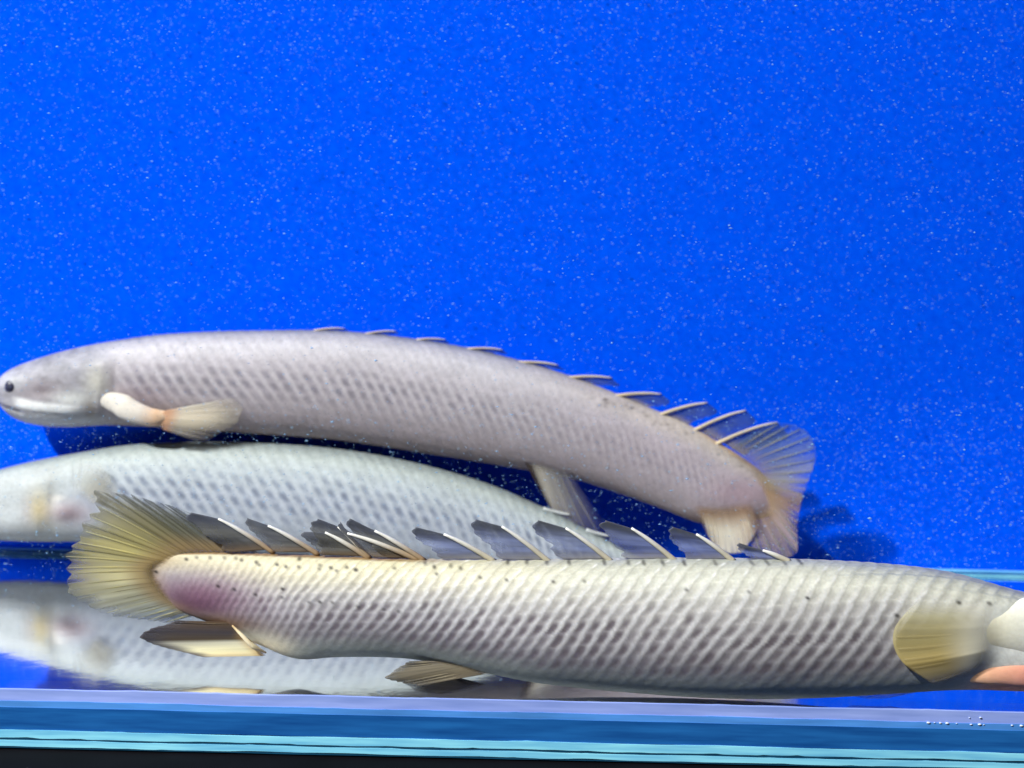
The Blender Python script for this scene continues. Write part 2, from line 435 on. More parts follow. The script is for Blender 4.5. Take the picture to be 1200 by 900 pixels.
def rays(fin, info, us, colour, r0=0.0004, r1=0.00012, start=0.0, end=0.97):
    """fin rays as sub-parts: one tapered rod each, lying in the membrane"""
    b, tp, L, bd, td, bow = info
    nu = len(b); uu = np.linspace(0, 1, nu)
    for u in us:
        g = lambda A_: np.array([np.interp(u, uu, A_[:, k]) for k in range(2)])
        p0, p1 = g(b), g(tp); l, d0, d1 = np.interp(u, uu, L), np.interp(u, uu, bd), np.interp(u, uu, td)
        v = np.linspace(start, end, 5) * l
        X = p0 + (p1 - p0) * v[:, None] + np.array([-(p1 - p0)[1], (p1 - p0)[0]]) * (bow * v * (1 - v))[:, None]
        D = d0 + (d1 - d0) * v ** 1.3 + 0.0004 * np.sin(u * 9) * 0
        tube('ray', fin, at(X[:, 0], X[:, 1], D - 0.00008), (r0 * .5, r0 * .75, r1 * .7), [[c[0], c[1], c[2], c[3] * w_] for c, w_ in zip(colour(u), (.15, .8, .75, .6))], FIN, seg=5, n=9)

def rgba(c, a):
    return np.array([*(lin(*c) * .95), a])
def mixc(c1, c2, t):
    return c1 + (c2 - c1) * np.asarray(t)[..., None]

def finlet(parent, base, spine_tip, rear, top, d, mem_dark=(104, 108, 118), mem_clear=(146, 156, 186), spine=(236, 232, 222), root=(168, 138, 92), r=0.00062, amem=.85, aclear=.5, dtip=0.0, curve=.02):
    """dorsal finlet: a stiff spine in front with a flag of membrane behind it"""
    B, S, R_, M = map(np.array, (base, spine_tip, rear, top))
    def colour(U, V, x, y):
        k = sstep(.45, .95, U + .15 * (fbm(U * 6, V * 6, int(B[0]) % 9) - .5))
        c = mixc(rgba(mem_clear, aclear), rgba(mem_dark, amem), k)
        streak = .62 + .55 * vnoise(U * 17, V * 1.5, int(B[0]) % 7) + .15 * vnoise(U * 40, V * 2, 3)
        c[..., :3] *= streak[..., None]
        c[..., 3] *= (1 - .45 * sstep(.25, 1, V) * (1 - k)) * (.8 + .35 * vnoise(U * 4, V * 9, int(B[0]) % 5))
        brown = (1 - sstep(0, .3, U))[..., None]
        c = c * (1 - brown * .6) + rgba(root, .8) * brown * .6
        return c
    mid = (B + S) / 2
    nn = np.array([-(S - B)[1], (S - B)[0]]) * curve
    rb = [B, B + (S - B) * .35 + nn, B + (S - B) * .7 + nn, S]
    w = M - S
    sg = np.sign(S[0] - B[0]); bl = np.linalg.norm(M - R_) / 55
    rt = [R_, R_ + (M - R_) * .4 + np.array([5 * sg, 0]) * bl, R_ + (M - R_) * .82 + np.array([9 * sg, -1]) * bl, M]
    o, info = sheet('finlet', parent, rb, rt, d, colour, nu=26, nv=14, th=0.0003, jag=.16, njag=5.3, tip_round=.12, seed=int(B[0]) % 11, flare=d + dtip)
    n_ = np.array([-(S - B)[1], (S - B)[0]]); n_ = n_ / np.linalg.norm(n_)
    cv = curve * np.linalg.norm(S - B)
    pts = [B - (S - B) * .12, B + (S - B) * .3 + n_ * cv, B + (S - B) * .7 + n_ * cv, S]
    P = np.array([at(p[0], p[1], d - .0004) for p in pts])
    tube('spine', o, P, (r * 1.15, r, r * .85, r * .45), [lin(*root), lin(*(np.array(root) * .5 + np.array(spine) * .4)), lin(*(np.array(spine) * .93)), lin(*spine)], SKIN, seg=8, n=14)
    return o

# ---- the spotted fish by the front glass --------------------------------------------------
def dA(x): return np.interp(x, [60, 165, 400, 640, 850, 1100, 1420], [.3250, .3240, .3145, .3080, .3053, .3045, .3050])
secA = [(163, 664, 163, 673), (168, 658, 170, 683), (183, 651, 188, 702), (210, 649, 217, 718), (250, 648, 258, 734), (300, 649, 305, 755), (345, 650, 350, 771),
        (400, 652, 402, 769), (480, 655, 480, 771), (560, 656, 560, 785), (640, 656, 640, 799), (750, 655, 750, 810), (850, 655, 850, 816), (950, 657, 950, 815),
        (1050, 663, 1050, 809), (1120, 673, 1120, 805), (1200, 695, 1200, 806), (1280, 713, 1275, 806), (1350, 732, 1345, 800), (1400, 750, 1398, 791), (1418, 762, 1418, 778)]
secA = [s + (float(dA((s[0] + s[2]) / 2)),) for s in secA]
fishA = empty('fish', tuple(at(700, 808, .3068)), 'pale spotted fish with diagonal scale rows and yellow tail against front glass', 'fish')
spotsA = [(266, 652), (280, 652.5), (287, 654), (305, 656), (309, 658.5), (330, 658), (341, 660), (354, 652.5), (356, 660), (380, 658.5), (393, 661), (411, 660.5), (422, 663),
          (380, 662), (421.5, 663.5), (466, 661.5), (500, 657), (512, 660.5), (516, 667), (531, 659.5), (543, 661.5), (567, 670), (598, 672), (650, 673), (685, 672.5), (802, 680.5), (871, 682.5),
          (937, 689), (1039, 709), (1112, 697), (1148, 699), (1174, 719), (1189, 719.5), (1194, 706), (185, 669), (262, 683), (340, 693), (308, 691), (372, 698), (384, 697.5), (398, 698),
          (427, 702.5), (457, 705.5), (474, 707.5), (340, 683.5), (1104, 715), (1121, 714.5), (1197, 731), (282, 686), (400, 664), (233, 652), (249, 652), (221, 654)]
spotsA += [(x, 656.5 + .0013 * (x - 700) * 0) for x in (596, 618, 641, 667, 708, 736, 754, 776, 801, 837, 879, 897, 917, 936)]
def colA(g):
    q, y, h, fa, fb, rnd = g['q'], g['y'], g['h'], g['fa'], g['fb'], g['rnd']
    rgb = ramp(h, [(-1, (176, 184, 180)), (-.72, (150, 157, 154)), (-.42, (140, 138, 143)), (0, (184, 180, 185)), (.4, (214, 212, 210)), (.78, (226, 226, 212)), (.93, (206, 206, 190)), (1, (176, 178, 168))])  # lower flank darkened for shade, belly lifted for bounced light
    # warm back towards the tail
    k = (1 - sstep(420, 760, q)) * sstep(.2, .85, h)
    rgb = rgb + (lin(236, 222, 172) - rgb) * (.5 * k)[..., None]
    # scales: dark middles in the lower flank, pale rims
    band = np.exp(-((h + .14) / .42) ** 2) * sstep(330, 640, q) + .55 * np.exp(-((h + .1) / .45) ** 2) * (1 - sstep(380, 640, q)) * sstep(230, 330, q)
    band = band + .22 * sstep(-.95, -.4, h) * (1 - sstep(.55, .85, h))
    band = band * sstep(-.88, -.45, h)
    band *= (1 - sstep(1035, 1075, q))
    ctr = np.exp(-(np.abs(fa - .56) / .31) ** 2.6) * (.34 + .66 * np.exp(-(np.abs(fb - .5) / .36) ** 2.4))
    dk = np.clip(band, 0, 1) * ctr * (.45 + .8 * rnd) * (.5 + 1.0 * fbm(g['A'] * .35, g['B'] * .5, 2))
    rgb = rgb + (lin(114, 105, 113) - rgb) * np.clip(dk * 1.15, 0, .92)[..., None]
    rim = np.exp(-(np.abs(np.where(fa > .6, fa - 1, fa) - .02) / .21) ** 3) * sstep(-.6, .1, h) * (1 - sstep(.5, .95, h)) * sstep(300, 560, q) * (1 - sstep(1070, 1110, q)) * (.5 + .7 * fbm(g['A'] * .6, g['B'] * .9, 5))
    rgb = rgb + (lin(226, 226, 230) - rgb) * (.7 * rim)[..., None]
    ln = np.exp(-((fa - .27) / .055) ** 2) * sstep(-.7, -.2, h) * sstep(260, 420, q) * (1 - sstep(1090, 1130, q))
    rgb = rgb * (1 - .20 * ln)[..., None]
    fbl = np.exp(-(np.minimum(fb, 1 - fb) / .06) ** 2) * sstep(-.5, 0, h) * sstep(300, 420, q) * (1 - sstep(1090, 1130, q))
    rgb = rgb * (1 + .10 * fbl)[..., None]
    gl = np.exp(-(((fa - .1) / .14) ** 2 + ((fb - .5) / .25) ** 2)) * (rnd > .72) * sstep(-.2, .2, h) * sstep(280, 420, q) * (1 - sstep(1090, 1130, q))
    rgb = rgb + (np.array([1.0, 1.0, .98]) - rgb) * (.55 * gl)[..., None]  # random highlights on the scales, painted into the skin colour
    # purple bruise and brown shade on the tail stalk
    n1 = .6 + .8 * fbm(q / 26, y / 14, 4)
    rgb = blot(rgb, .88, q, y, 238, 695, 66, 27, (142, 102, 124))
    rgb = blot(rgb, .8, q, y, 236, 705, 46, 16, (100, 66, 88))
    rgb = blot(rgb, .95, q, y, 258, 728, 56, 12, (104, 70, 38))
    rgb = blot(rgb, .5, q, y, 205, 712, 24, 9, (116, 78, 52))
    rgb = blot(rgb, .9, q, y, 318, 755, 30, 16, (244, 230, 196))
    rgb = blot(rgb, .55, q, y, 360, 772, 34, 8, (78, 66, 48))
    rgb = blot(rgb, .45, q, y, 185, 658, 30, 10, (226, 204, 176))
    ed = (1 - sstep(166, 208, q)) * .8 + .8 * (1 - sstep(165, 240, q)) * sstep(.45, 1, np.abs(h))
    rgb = rgb + (lin(176, 148, 106) - rgb) * np.clip(ed, 0, .92)[..., None]
    # brown root line of the finlets
    rt = sstep(.965, .995, h) * sstep(175, 230, q) * (1 - sstep(450, 560, q))
    rgb = rgb + (lin(132, 92, 40) - rgb) * (.8 * rt)[..., None]
    # smooth pale cheek, olive shade and pink throat
    ch = sstep(1105, 1150, q + .35 * (y - 760)) * (1 - sstep(.55, .95, h))
    rgb = rgb + (lin(206, 210, 204) - rgb) * (.85 * ch)[..., None]
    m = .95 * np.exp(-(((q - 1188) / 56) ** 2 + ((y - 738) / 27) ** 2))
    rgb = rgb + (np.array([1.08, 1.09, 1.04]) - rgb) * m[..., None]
    rgb = blot(rgb, .95, q, y, 1178, 795, 48, 20, (252, 182, 156), 1.8)
    rgb = blot(rgb, .8, q, y, 1185, 778, 42, 3.0, (200, 108, 84), 1.4)
    # dark frame of the small scales on the nape
    np_ = sstep(.72, .95, h) * sstep(930, 1040, q) * (.35 + .65 * ((fa < .2) | (fb < .18)))
    rgb = rgb + (lin(128, 138, 156) - rgb) * (.55 * np_)[..., None]
    for i, (sx, sy) in enumerate(spotsA):
        big = 1.25 if sx > 1000 else 1.0
        m = np.exp(-(((q - sx - .5 * (y - sy)) / (2.6 * big)) ** 2 + ((y - sy) / (2.0 * big)) ** 2) ** 1.3) * (.55 + .4 * _lat[i % 64, 3])
        rgb = rgb + (lin(34, 30, 34) - rgb) * m[..., None]
    rgb = rgb * (.90 + .2 * fbm(q / 9, y / 6, 6))[..., None]
    mask = sstep(190, 300, q) * (1 - sstep(1190, 1230, q)) * (.35 + .65 * (1 - ch)) * (.15 + .85 * sstep(-.75, -.3, h))
    return rgb, mask, 0.0
wA = lambda x: np.interp(x, [163, 200, 300, 450, 650, 900, 1150, 1300, 1420], [.10, .22, .40, .54, .63, .63, .54, .75, 1.0])
pA = lambda x: np.interp(x, [163, 300, 500, 800, 1100, 1420], [.0020, .0024, .0030, .0035, .0038, .0038])
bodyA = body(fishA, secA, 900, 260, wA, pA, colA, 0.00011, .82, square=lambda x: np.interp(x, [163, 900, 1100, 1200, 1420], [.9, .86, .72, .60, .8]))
for dd in (-1, 1):
    ico('eye', at(1378, 753, .3050 + dd * .0072), .0021, EYE, fishA, 3, (1, .6, 1))

def fan_colour(stops, edge=None, streak=14, a_tip=.55, seed=0, amp=.35, fade=.12, root=None, wisp=.5):
    """stops: (u, rgb, alpha) across the fin; streaks follow the rays"""
    us = [s[0] for s in stops]; cs = np.array([rgba(s[1], s[2]) for s in stops])
    def f(U, V, x, y):
        c = np.stack([np.interp(U, us, cs[:, k]) for k in range(4)], -1)
        st = vnoise(U * streak * 2.2, V * 1.2, seed) * .6 + .4 * vnoise(U * streak * 5, V * 2, seed + 2)
        c[..., :3] *= (1 - amp / 2 + amp * st)[..., None]
        c[..., 3] *= (1 - (1 - a_tip) * sstep(.35, 1, V)) * (.85 + .3 * st)
        if edge is not None:
            k = sstep(.72, .97, V + .12 * (st - .5))
            c[..., :3] = mixc(c[..., :3], lin(*edge[0]), k * edge[1])
            c[..., 3] = np.maximum(c[..., 3], edge[2] * k)
        wsp = vnoise(U * streak * 6, V * .8, seed + 5)
        c[..., 3] *= 1 - wisp * sstep(.55, 1, V) * sstep(.35, .7, wsp)
        if root is not None:
            k = (1 - sstep(root[2] * .3, root[2], V)) * root[1]
            c[..., :3] = mixc(c[..., :3], lin(*root[0]), k)
        c[..., 3] = np.clip(c[..., 3] * sstep(0, fade, V) if fade else c[..., 3], 0, 1)
        return c
    return f

# tail fin
baseA = [(305, 650), (262, 653), (222, 655), (203, 658), (190, 661), (183, 665), (181, 669), (183, 676), (190, 686), (200, 697), (215, 708), (236, 719)]
tipA = [(243, 606), (190, 588), (146, 576), (108, 571), (101, 588), (92, 609), (82, 633), (70, 656), (72, 682), (88, 703), (125, 722), (196, 731)]
o, inf = sheet('caudal_fin', fishA, baseA, tipA, dA(190) - .0014, fan_colour(
    [(0, (90, 96, 104), .80), (.14, (98, 102, 98), .78), (.27, (122, 122, 100), .78), (.38, (160, 152, 108), .82), (.5, (198, 188, 126), .85), (.64, (214, 206, 158), .86), (.8, (214, 214, 186), .82), (.92, (190, 198, 188), .65), (1, (150, 164, 170), .5)],
    edge=((96, 106, 120), .5, .4), streak=17, a_tip=.62, seed=3, amp=.8, fade=.16, wisp=.85, root=((172, 144, 98), .75, .40)), nu=320, nv=34, th=.0004, saw_w=.5, jag=.13, njag=27, seed=4, bow=.05, ridge=0, flare=dA(100) - .0004)
def ray_col(u):
    k = np.interp(u, [0, .25, .42, .6, .8, 1], [0, .2, .8, 1, .9, .7])
    c = mixc(lin(104, 104, 92), lin(214, 204, 138), k); c2 = mixc(lin(84, 90, 96), lin(204, 202, 164), k)
    w = int(u * 97) % 4
    if w in (0, 1): c = c * .6; c2 = c2 * .6
    if w == 2: c = np.minimum(c * 1.3, .92); c2 = np.minimum(c2 * 1.2, .9)
    return [[*lin(150, 120, 70), .6], [*c, .6], [*c2, .5]]
rays(o, inf, np.linspace(.02, .985, 34) + .006 * np.sin(np.arange(34) * 2.3), ray_col, .00036, .0002)
# finlets (base, spine tip, rear of base, top of flag)
for B_, S_, R_, M_ in [((315, 644), (256, 608), (262, 648), (222, 600)), ((368, 647), (314, 616), (318, 647), (289, 606)), ((428, 652), (381, 624), (374, 650), (356, 624)),
                       ((430, 651), (396, 617), (376, 650), (372, 607)), ((484, 654), (407, 625), (432, 653), (402, 609)), ((492, 654), (439, 622), (450, 654), (410, 606)),
                       ((574, 655), (520, 626), (520, 655), (485, 617)), ((640, 656), (588, 617), (590, 656), (556, 608)), ((712, 655), (663, 619), (660, 656), (630, 609)),
                       ((788, 655), (740, 619), (734, 655), (708, 609)), ((856, 655), (816, 626), (806, 655), (786, 616)), ((922, 657), (894, 645), (884, 657), (864, 635))]:
    warm = B_[0] < 500
    finlet(fishA, B_, S_, (R_[0] - (6 if B_[0] > 500 else 0), R_[1]), (M_[0] - 5, M_[1] - 1), dA(B_[0]) + .0002, root=(150, 120, 84) if warm else (196, 186, 160), spine=(240, 238, 230), mem_clear=(122, 122, 118) if warm else (140, 152, 190), aclear=.8 if warm else .68)
# anal fin: dusky upper half, cream lower half, with its fleshy root
o, inf = sheet('anal_fin', fishA, [(296, 730), (298, 742), (303, 755), (312, 768)], [(206, 727), (164, 742), (176, 754), (236, 770)], dA(250) - .0034, fan_colour(
    [(0, (104, 84, 64), .95), (.3, (84, 78, 82), .95), (.44, (104, 90, 72), .95), (.52, (255, 250, 222), .98), (.8, (255, 248, 205), .98), (1, (246, 226, 176), .95)],
    edge=((76, 72, 80), .85, .9), streak=12, a_tip=.92, seed=8, amp=.10, fade=.08, wisp=.2, root=((196, 156, 92), .6, .22)), nu=110, nv=34, th=.0008, jag=.05, njag=14, seed=2, ridge=0, flare=dA(250) - .0036)
rays(o, inf, np.linspace(.06, .42, 5), lambda u: [[*(lin(120, 104, 84) if u < .5 else lin(252, 236, 186)), .9]] * 2 + [[*(lin(78, 74, 80) if u < .5 else lin(230, 210, 170)), .85]], .00030, .00014)
tube('fin_root', o, np.array([at(272, 733, dA(280) - .0032), at(284, 745, dA(285) - .0042), at(296, 757, dA(290) - .0042), at(312, 765, dA(300) - .0024)]), (.0002, .0005, .0007, .0002), [lin(190, 160, 112), lin(226, 212, 180), lin(220, 204, 166), lin(200, 180, 144)], SKIN, flat=.7, n=22)
# pelvic fin
o, inf = sheet('pelvic_fin', fishA, [(512, 775), (536, 779), (556, 783), (572, 789)], [(478, 775), (455, 789), (452, 796), (492, 804)], dA(520) - .0052, fan_colour(
    [(0, (134, 126, 112), .95), (.4, (160, 150, 128), .95), (.7, (148, 136, 112), .95), (1, (118, 108, 92), .9)], edge=((92, 92, 92), .5, .85), streak=10, a_tip=.9, seed=5, amp=.5), nu=60, nv=20, th=.0008, jag=.07, njag=10, seed=7, ridge=0, flare=dA(520) - .006)
rays(o, inf, np.linspace(.06, .94, 9), lambda u: [[*lin(120, 96, 64), .9], [*lin(176, 166, 140), .8], [*lin(126, 122, 116), .6]], .00026, .0001)
sheet('pelvic_fin', fishA, [(520, 776), (540, 780), (556, 784), (570, 789)], [(486, 778), (470, 788), (468, 794), (500, 802)], dA(520) + .005, fan_colour([(0, (100, 94, 86), .9), (1, (110, 100, 84), .9)], seed=6), nu=40, nv=14, th=.0007, jag=.06, njag=8)
# pectoral fins on fleshy lobes (room side, far side)
pec, inf = sheet('pectoral_fin', fishA, [(1176, 706), (1172, 730), (1166, 756), (1150, 784)], [(1078, 700), (1048, 738), (1056, 774), (1100, 806)], dA(1120) - np.array([.0084, .0096, .0098, .0078]), fan_colour(
    [(0, (224, 224, 206), .0), (.2, (222, 216, 178), .5), (.45, (222, 208, 150), .8), (.7, (212, 190, 124), .9), (.84, (222, 204, 154), .8), (.94, (234, 212, 180), .1), (1, (234, 212, 180), .0)], streak=8, a_tip=.85, wisp=0, seed=11, amp=.14, fade=.35, root=((238, 236, 222), .9, .62)), nu=90, nv=32, th=.0007, jag=0, njag=8, seed=3, bow=-.05, flare=dA(1070) - np.array([.0086, .0100, .0102, .0074]))
rays(pec, inf, np.linspace(.3, .92, 7), lambda u: [[*lin(232, 224, 190), .15], [*lin(214, 198, 142), .2], [*lin(224, 210, 162), .15]], .0004, .0003, start=.4)
tube('fin_lobe', pec, np.array([at(1112, 752, dA(1120) - .0056), at(1138, 745, dA(1150) - .0054), at(1170, 739, dA(1180) - .0050), at(1215, 737, dA(1200) - .0042), at(1300, 744, dA(1200) - .0010)]), (.0010, .0054, .0082, .0084, .0030), [lin(206, 196, 156), lin(222, 218, 196), lin(238, 240, 232), lin(240, 242, 236), lin(214, 216, 212)], SKIN, seg=28, n=44, flat=.48)
tube('gill_flap', fishA, np.array([at(1112, 798, dA(1120) - .0040), at(1140, 793, dA(1150) - .0060), at(1178, 791, dA(1180) - .0066), at(1215, 792, dA(1200) - .0060), at(1270, 790, dA(1200) - .0020)]), (.0004, .0022, .0030, .0029, .0010), [lin(214, 180, 136), lin(226, 172, 140), lin(222, 154, 134), lin(230, 168, 146), lin(220, 190, 170)], SKIN, seg=20, n=36, flat=.6)
pec, inf = sheet('pectoral_fin', fishA, [(1088, 797), (1092, 800), (1096, 802), (1100, 804)], [(985, 812), (1005, 817), (1030, 819), (1055, 815)], dA(1060) + .0030, fan_colour(
    [(0, (176, 186, 220), .45), (1, (160, 170, 214), .45)], a_tip=.9, seed=12), nu=40, nv=20, th=.0006, jag=.03, njag=9, flare=dA(1000) + .0010)
tube('fin_lobe', pec, np.array([at(1200, 745, dA(1200) + .0060), at(1150, 770, dA(1160) + .0058), at(1094, 800, dA(1100) + .0030)]), (.0020, .0022, .0006), [lin(226, 228, 222), lin(214, 212, 194), lin(190, 186, 180)], SKIN, seg=14, n=18, flat=.45)

# ---- the lilac fish at the top, curving down against the panel ------------------------------
def dB(x): return np.interp(x, [-10, 200, 500, 800, 960], [.4265, .4262, .4245, .4190, .4155])
secB = [(919, 588, 914, 600), (909, 573, 892, 608), (890, 551, 862, 614), (856, 527, 822, 613), (812, 500, 780, 598), (760, 477, 728, 579), (700, 452, 674, 562), (640, 431, 612, 550), (560, 410, 541, 538),
        (480, 396, 468, 526), (400, 388, 392, 515), (300, 387, 298, 508), (200, 391, 200, 501), (130, 400, 131, 498), (80, 410, 83, 500), (42, 421, 46, 498), (16, 431, 20, 490), (2, 441, 4, 477), (-6, 452, -5, 464)]
secB = [s + (float(dB((s[0] + s[2]) / 2)),) for s in secB]
fishB = empty('fish', tuple(at(450, 520, .425)), 'lilac grey fish with folded dorsal spines curving down along the blue panel', 'fish')
def colB(g):
    q, y, h, fa, fb, rnd = g['q'], g['y'], g['h'], g['fa'], g['fb'], g['rnd']
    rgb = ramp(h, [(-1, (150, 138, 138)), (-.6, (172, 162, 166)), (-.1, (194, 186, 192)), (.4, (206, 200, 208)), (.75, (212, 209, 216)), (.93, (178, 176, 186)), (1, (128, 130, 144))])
    k = sstep(560, 820, q)
    rgb = rgb + (lin(196, 176, 184) - rgb) * (.45 * k * sstep(-.8, .2, h))[..., None]
    rgb = rgb + (lin(222, 210, 192) - rgb) * (.65 * k * sstep(.45, .9, h))[..., None]
    band = np.exp(-((h - .02) / .42) ** 2) * sstep(120, 180, q) * (1 - .45 * sstep(430, 700, q)) * (1 - sstep(820, 880, q))
    ctr = np.exp(-((fa - .5) / .30) ** 4) * (.40 + .60 * np.exp(-((fb - .5) / .33) ** 4))
    rgb = rgb + (lin(132, 127, 140) - rgb) * np.clip(band * ctr * (.6 + .5 * rnd) * .9, 0, .85)[..., None]
    rim = np.exp(-(np.minimum(fa, 1 - fa) / .15) ** 2) * band
    rgb = rgb + (lin(218, 216, 224) - rgb) * (.35 * rim)[..., None]
    # rosy flank behind the shoulder
    rgb = blot(rgb, .5, q, y, 170, 462, 40, 16, (156, 134, 142))
    # head
    hd = 1 - sstep(112, 150, q)
    rgb = rgb + (lin(160, 160, 170) - rgb) * (.85 * hd)[..., None]
    rgb = rgb * (1 - .75 * hd * (fbm(q / 9, y / 5, 40) - .42))[..., None]
    rgb = blot(rgb, .55, q, y, 62, 455, 30, 13, (168, 152, 154))
    rgb = blot(rgb, .5, q, y, 62, 452, 10, 4, (122, 110, 120))
    rgb = blot(rgb, .45, q, y, 97, 433, 10, 2.5, (120, 118, 132))
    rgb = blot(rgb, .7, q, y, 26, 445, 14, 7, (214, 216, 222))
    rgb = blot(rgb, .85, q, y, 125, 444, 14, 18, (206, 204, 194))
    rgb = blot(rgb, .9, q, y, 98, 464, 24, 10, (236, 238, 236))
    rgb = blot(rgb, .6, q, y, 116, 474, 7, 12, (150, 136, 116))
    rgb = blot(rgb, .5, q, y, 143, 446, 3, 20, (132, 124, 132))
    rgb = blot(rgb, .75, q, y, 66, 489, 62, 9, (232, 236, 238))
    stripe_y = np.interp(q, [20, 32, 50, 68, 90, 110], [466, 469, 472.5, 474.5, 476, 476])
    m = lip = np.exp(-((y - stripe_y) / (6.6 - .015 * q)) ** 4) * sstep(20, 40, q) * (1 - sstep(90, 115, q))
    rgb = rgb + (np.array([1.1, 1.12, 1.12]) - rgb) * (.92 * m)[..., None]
    mouth_y = np.interp(q, [-6, 10, 24, 36], [468, 474, 477.5, 481])
    m = np.exp(-((y - mouth_y) / 1.4) ** 2) * (1 - sstep(30, 40, q))
    rgb = rgb + (lin(104, 102, 118) - rgb) * (.7 * m)[..., None]
    extra = .00035 * lip - .0005 * np.exp(-((y - mouth_y) / 2.2) ** 2) * (1 - sstep(30, 40, q)) + .0009 * (1 - sstep(128, 146, q + .12 * (y - 440))) * sstep(60, 130, q) * sstep(-.95, -.3, h) * (1 - sstep(.4, .8, h))
    extra = extra - .0006 * np.exp(-(((q - 60) / 26) ** 2 + ((y - 457) / 8) ** 2)) + .0005 * np.exp(-(((q - 26) / 9) ** 2 + ((y - 443) / 6) ** 2))
    # brown shade round the root of the anal fin, orange rim under the tail fin
    rgb = blot(rgb, .6, q, y, 845, 604, 46, 9, (112, 84, 66))
    rgb = blot(rgb, .55, q, y, 905, 592, 18, 16, (122, 94, 82))
    rgb = blot(rgb, .5, q, y, 868, 575, 40, 18, (196, 160, 172))
    k = sstep(.86, .99, h) * sstep(800, 860, q)
    rgb = rgb + (lin(224, 182, 122) - rgb) * (.8 * k)[..., None]
    for i in range(46):
        sx = 690 + 200 * _lat[i, 20]; sy = np.interp(sx, [690, 760, 812, 856, 890], [452, 477, 500, 527, 551]) + 6 + 10 * _lat[i, 21] ** 2
        m = np.exp(-(((q - sx) / 2.4) ** 2 + ((y - sy) / 1.6) ** 2)) * .45 * _lat[i, 22]
        rgb = rgb + (lin(60, 50, 50) - rgb) * m[..., None]
    rgb = rgb * (.88 + .24 * fbm(q / 16, y / 7, 12))[..., None]
    return rgb, sstep(120, 170, q) * (1 - .6 * sstep(420, 700, q)) * (1 - sstep(840, 900, q)), extra
wB = lambda x: np.interp(x, [-6, 30, 120, 300, 500, 700, 850, 920], [1.0, .82, .70, .64, .62, .55, .42, .25])
pB = lambda x: np.interp(x, [0, 400, 700, 920], [.0042, .0039, .0033, .0026])
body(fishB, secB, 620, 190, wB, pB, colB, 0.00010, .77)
for dd in (-1, 1):
    ico('eye', at(13.5, 453.5, dB(13) + dd * .0068), .0023, EYE, fishB, 3, (1, .6, 1))
# pectoral fin folded under the head on a white stalk
pec, inf = sheet('pectoral_fin', fishB, [(190, 482), (187, 488), (187, 495), (190, 503)], [(276, 466), (284, 480), (272, 500), (236, 519)], dB(200) - .0124, fan_colour(
    [(0, (240, 234, 220), .98), (.3, (250, 240, 220), .95), (.5, (232, 222, 200), .8), (.75, (196, 188, 172), .55), (1, (160, 156, 150), .35)], streak=7, a_tip=.15, seed=15, amp=.15, fade=.06, root=((226, 168, 124), .75, .3)), nu=70, nv=28, th=.0009, jag=.05, njag=9, flare=dB(260) - .0116)
rays(pec, inf, np.linspace(.08, .9, 8), lambda u: [[*lin(240, 232, 214), .5], [*lin(222, 212, 196), .3], [*lin(200, 194, 186), .1]], .0005, .0003)
tube('fin_lobe', pec, np.array([at(112, 466, dB(130) - .0080), at(138, 473, dB(130) - .0108), at(158, 483, dB(170) - .0122), at(178, 489, dB(190) - .0122), at(194, 488, dB(190) - .0116), at(204, 484, dB(200) - .0106)]), (.0010, .0030, .0040, .0034, .0028, .0012), [lin(176, 172, 168), lin(196, 190, 180), lin(212, 206, 196), lin(216, 208, 198), lin(222, 186, 152), lin(220, 204, 182)], SKIN, seg=18, n=34, flat=.62)
pec, inf = sheet('pectoral_fin', fishB, [(205, 488), (202, 494), (203, 500)], [(262, 488), (258, 500), (230, 508)], dB(200) + .0075, fan_colour([(0, (190, 180, 160), .7), (1, (150, 146, 140), .5)], a_tip=.4, seed=16), nu=30, nv=14, th=.001)
tube('fin_lobe', pec, np.array([at(135, 470, dB(130) + .0085), at(168, 482, dB(170) + .0095), at(206, 494, dB(190) + .0078)]), (.0020, .0028, .0014), [lin(220, 212, 194)] * 3, SKIN, seg=12, n=14, flat=.6)
# pelvic fin hanging below
o, inf = sheet('pelvic_fin', fishB, [(612, 536), (626, 538), (644, 541), (664, 545)], [(650, 602), (662, 628), (696, 648), (722, 630)], dB(640) - .0062, fan_colour(
    [(0, (60, 50, 46), .8), (.12, (84, 74, 66), .6), (.26, (206, 200, 186), .62), (.5, (196, 192, 184), .45), (.8, (176, 174, 176), .22), (1, (160, 160, 170), .02)], streak=7, a_tip=.25, seed=18, amp=.3, fade=.2), nu=70, nv=26, th=.0007, jag=.06, njag=9, flare=dB(640) - .0085, bow=.05)
rays(o, inf, np.linspace(.2, .85, 6), lambda u: [[*lin(206, 198, 180), .4], [*lin(200, 196, 188), .3], [*lin(180, 180, 186), .1]], .0005, .0003)
sheet('pelvic_fin', fishB, [(624, 545), (640, 548), (656, 552)], [(644, 586), (660, 600), (676, 598)], dB(640) + .005, fan_colour([(0, (150, 140, 130), .7), (1, (150, 140, 140), .4)], seed=19, a_tip=.3), nu=30, nv=14, th=.0008)
# anal fin
o, inf = sheet('anal_fin', fishB, [(812, 590), (834, 591), (856, 590), (878, 586)], [(824, 618), (842, 644), (868, 648), (890, 618)], dB(850) - .0052, fan_colour(
    [(0, (176, 148, 120), .1), (.2, (226, 214, 188), .85), (.5, (246, 240, 222), .98), (.8, (226, 210, 188), .9), (1, (168, 140, 120), .2)], streak=12, a_tip=.85, seed=21, amp=.2, fade=.35, root=((150, 116, 88), .8, .62)), nu=70, nv=28, th=.0009, jag=.04, njag=12, ridge=0, flare=dB(850) - .007, bow=-.08)
rays(o, inf, np.linspace(.15, .85, 9), lambda u: [[*lin(200, 176, 146), .2], [*lin(248, 242, 226), .5], [*lin(240, 232, 216), .4]], .0005, .0003, start=.3)
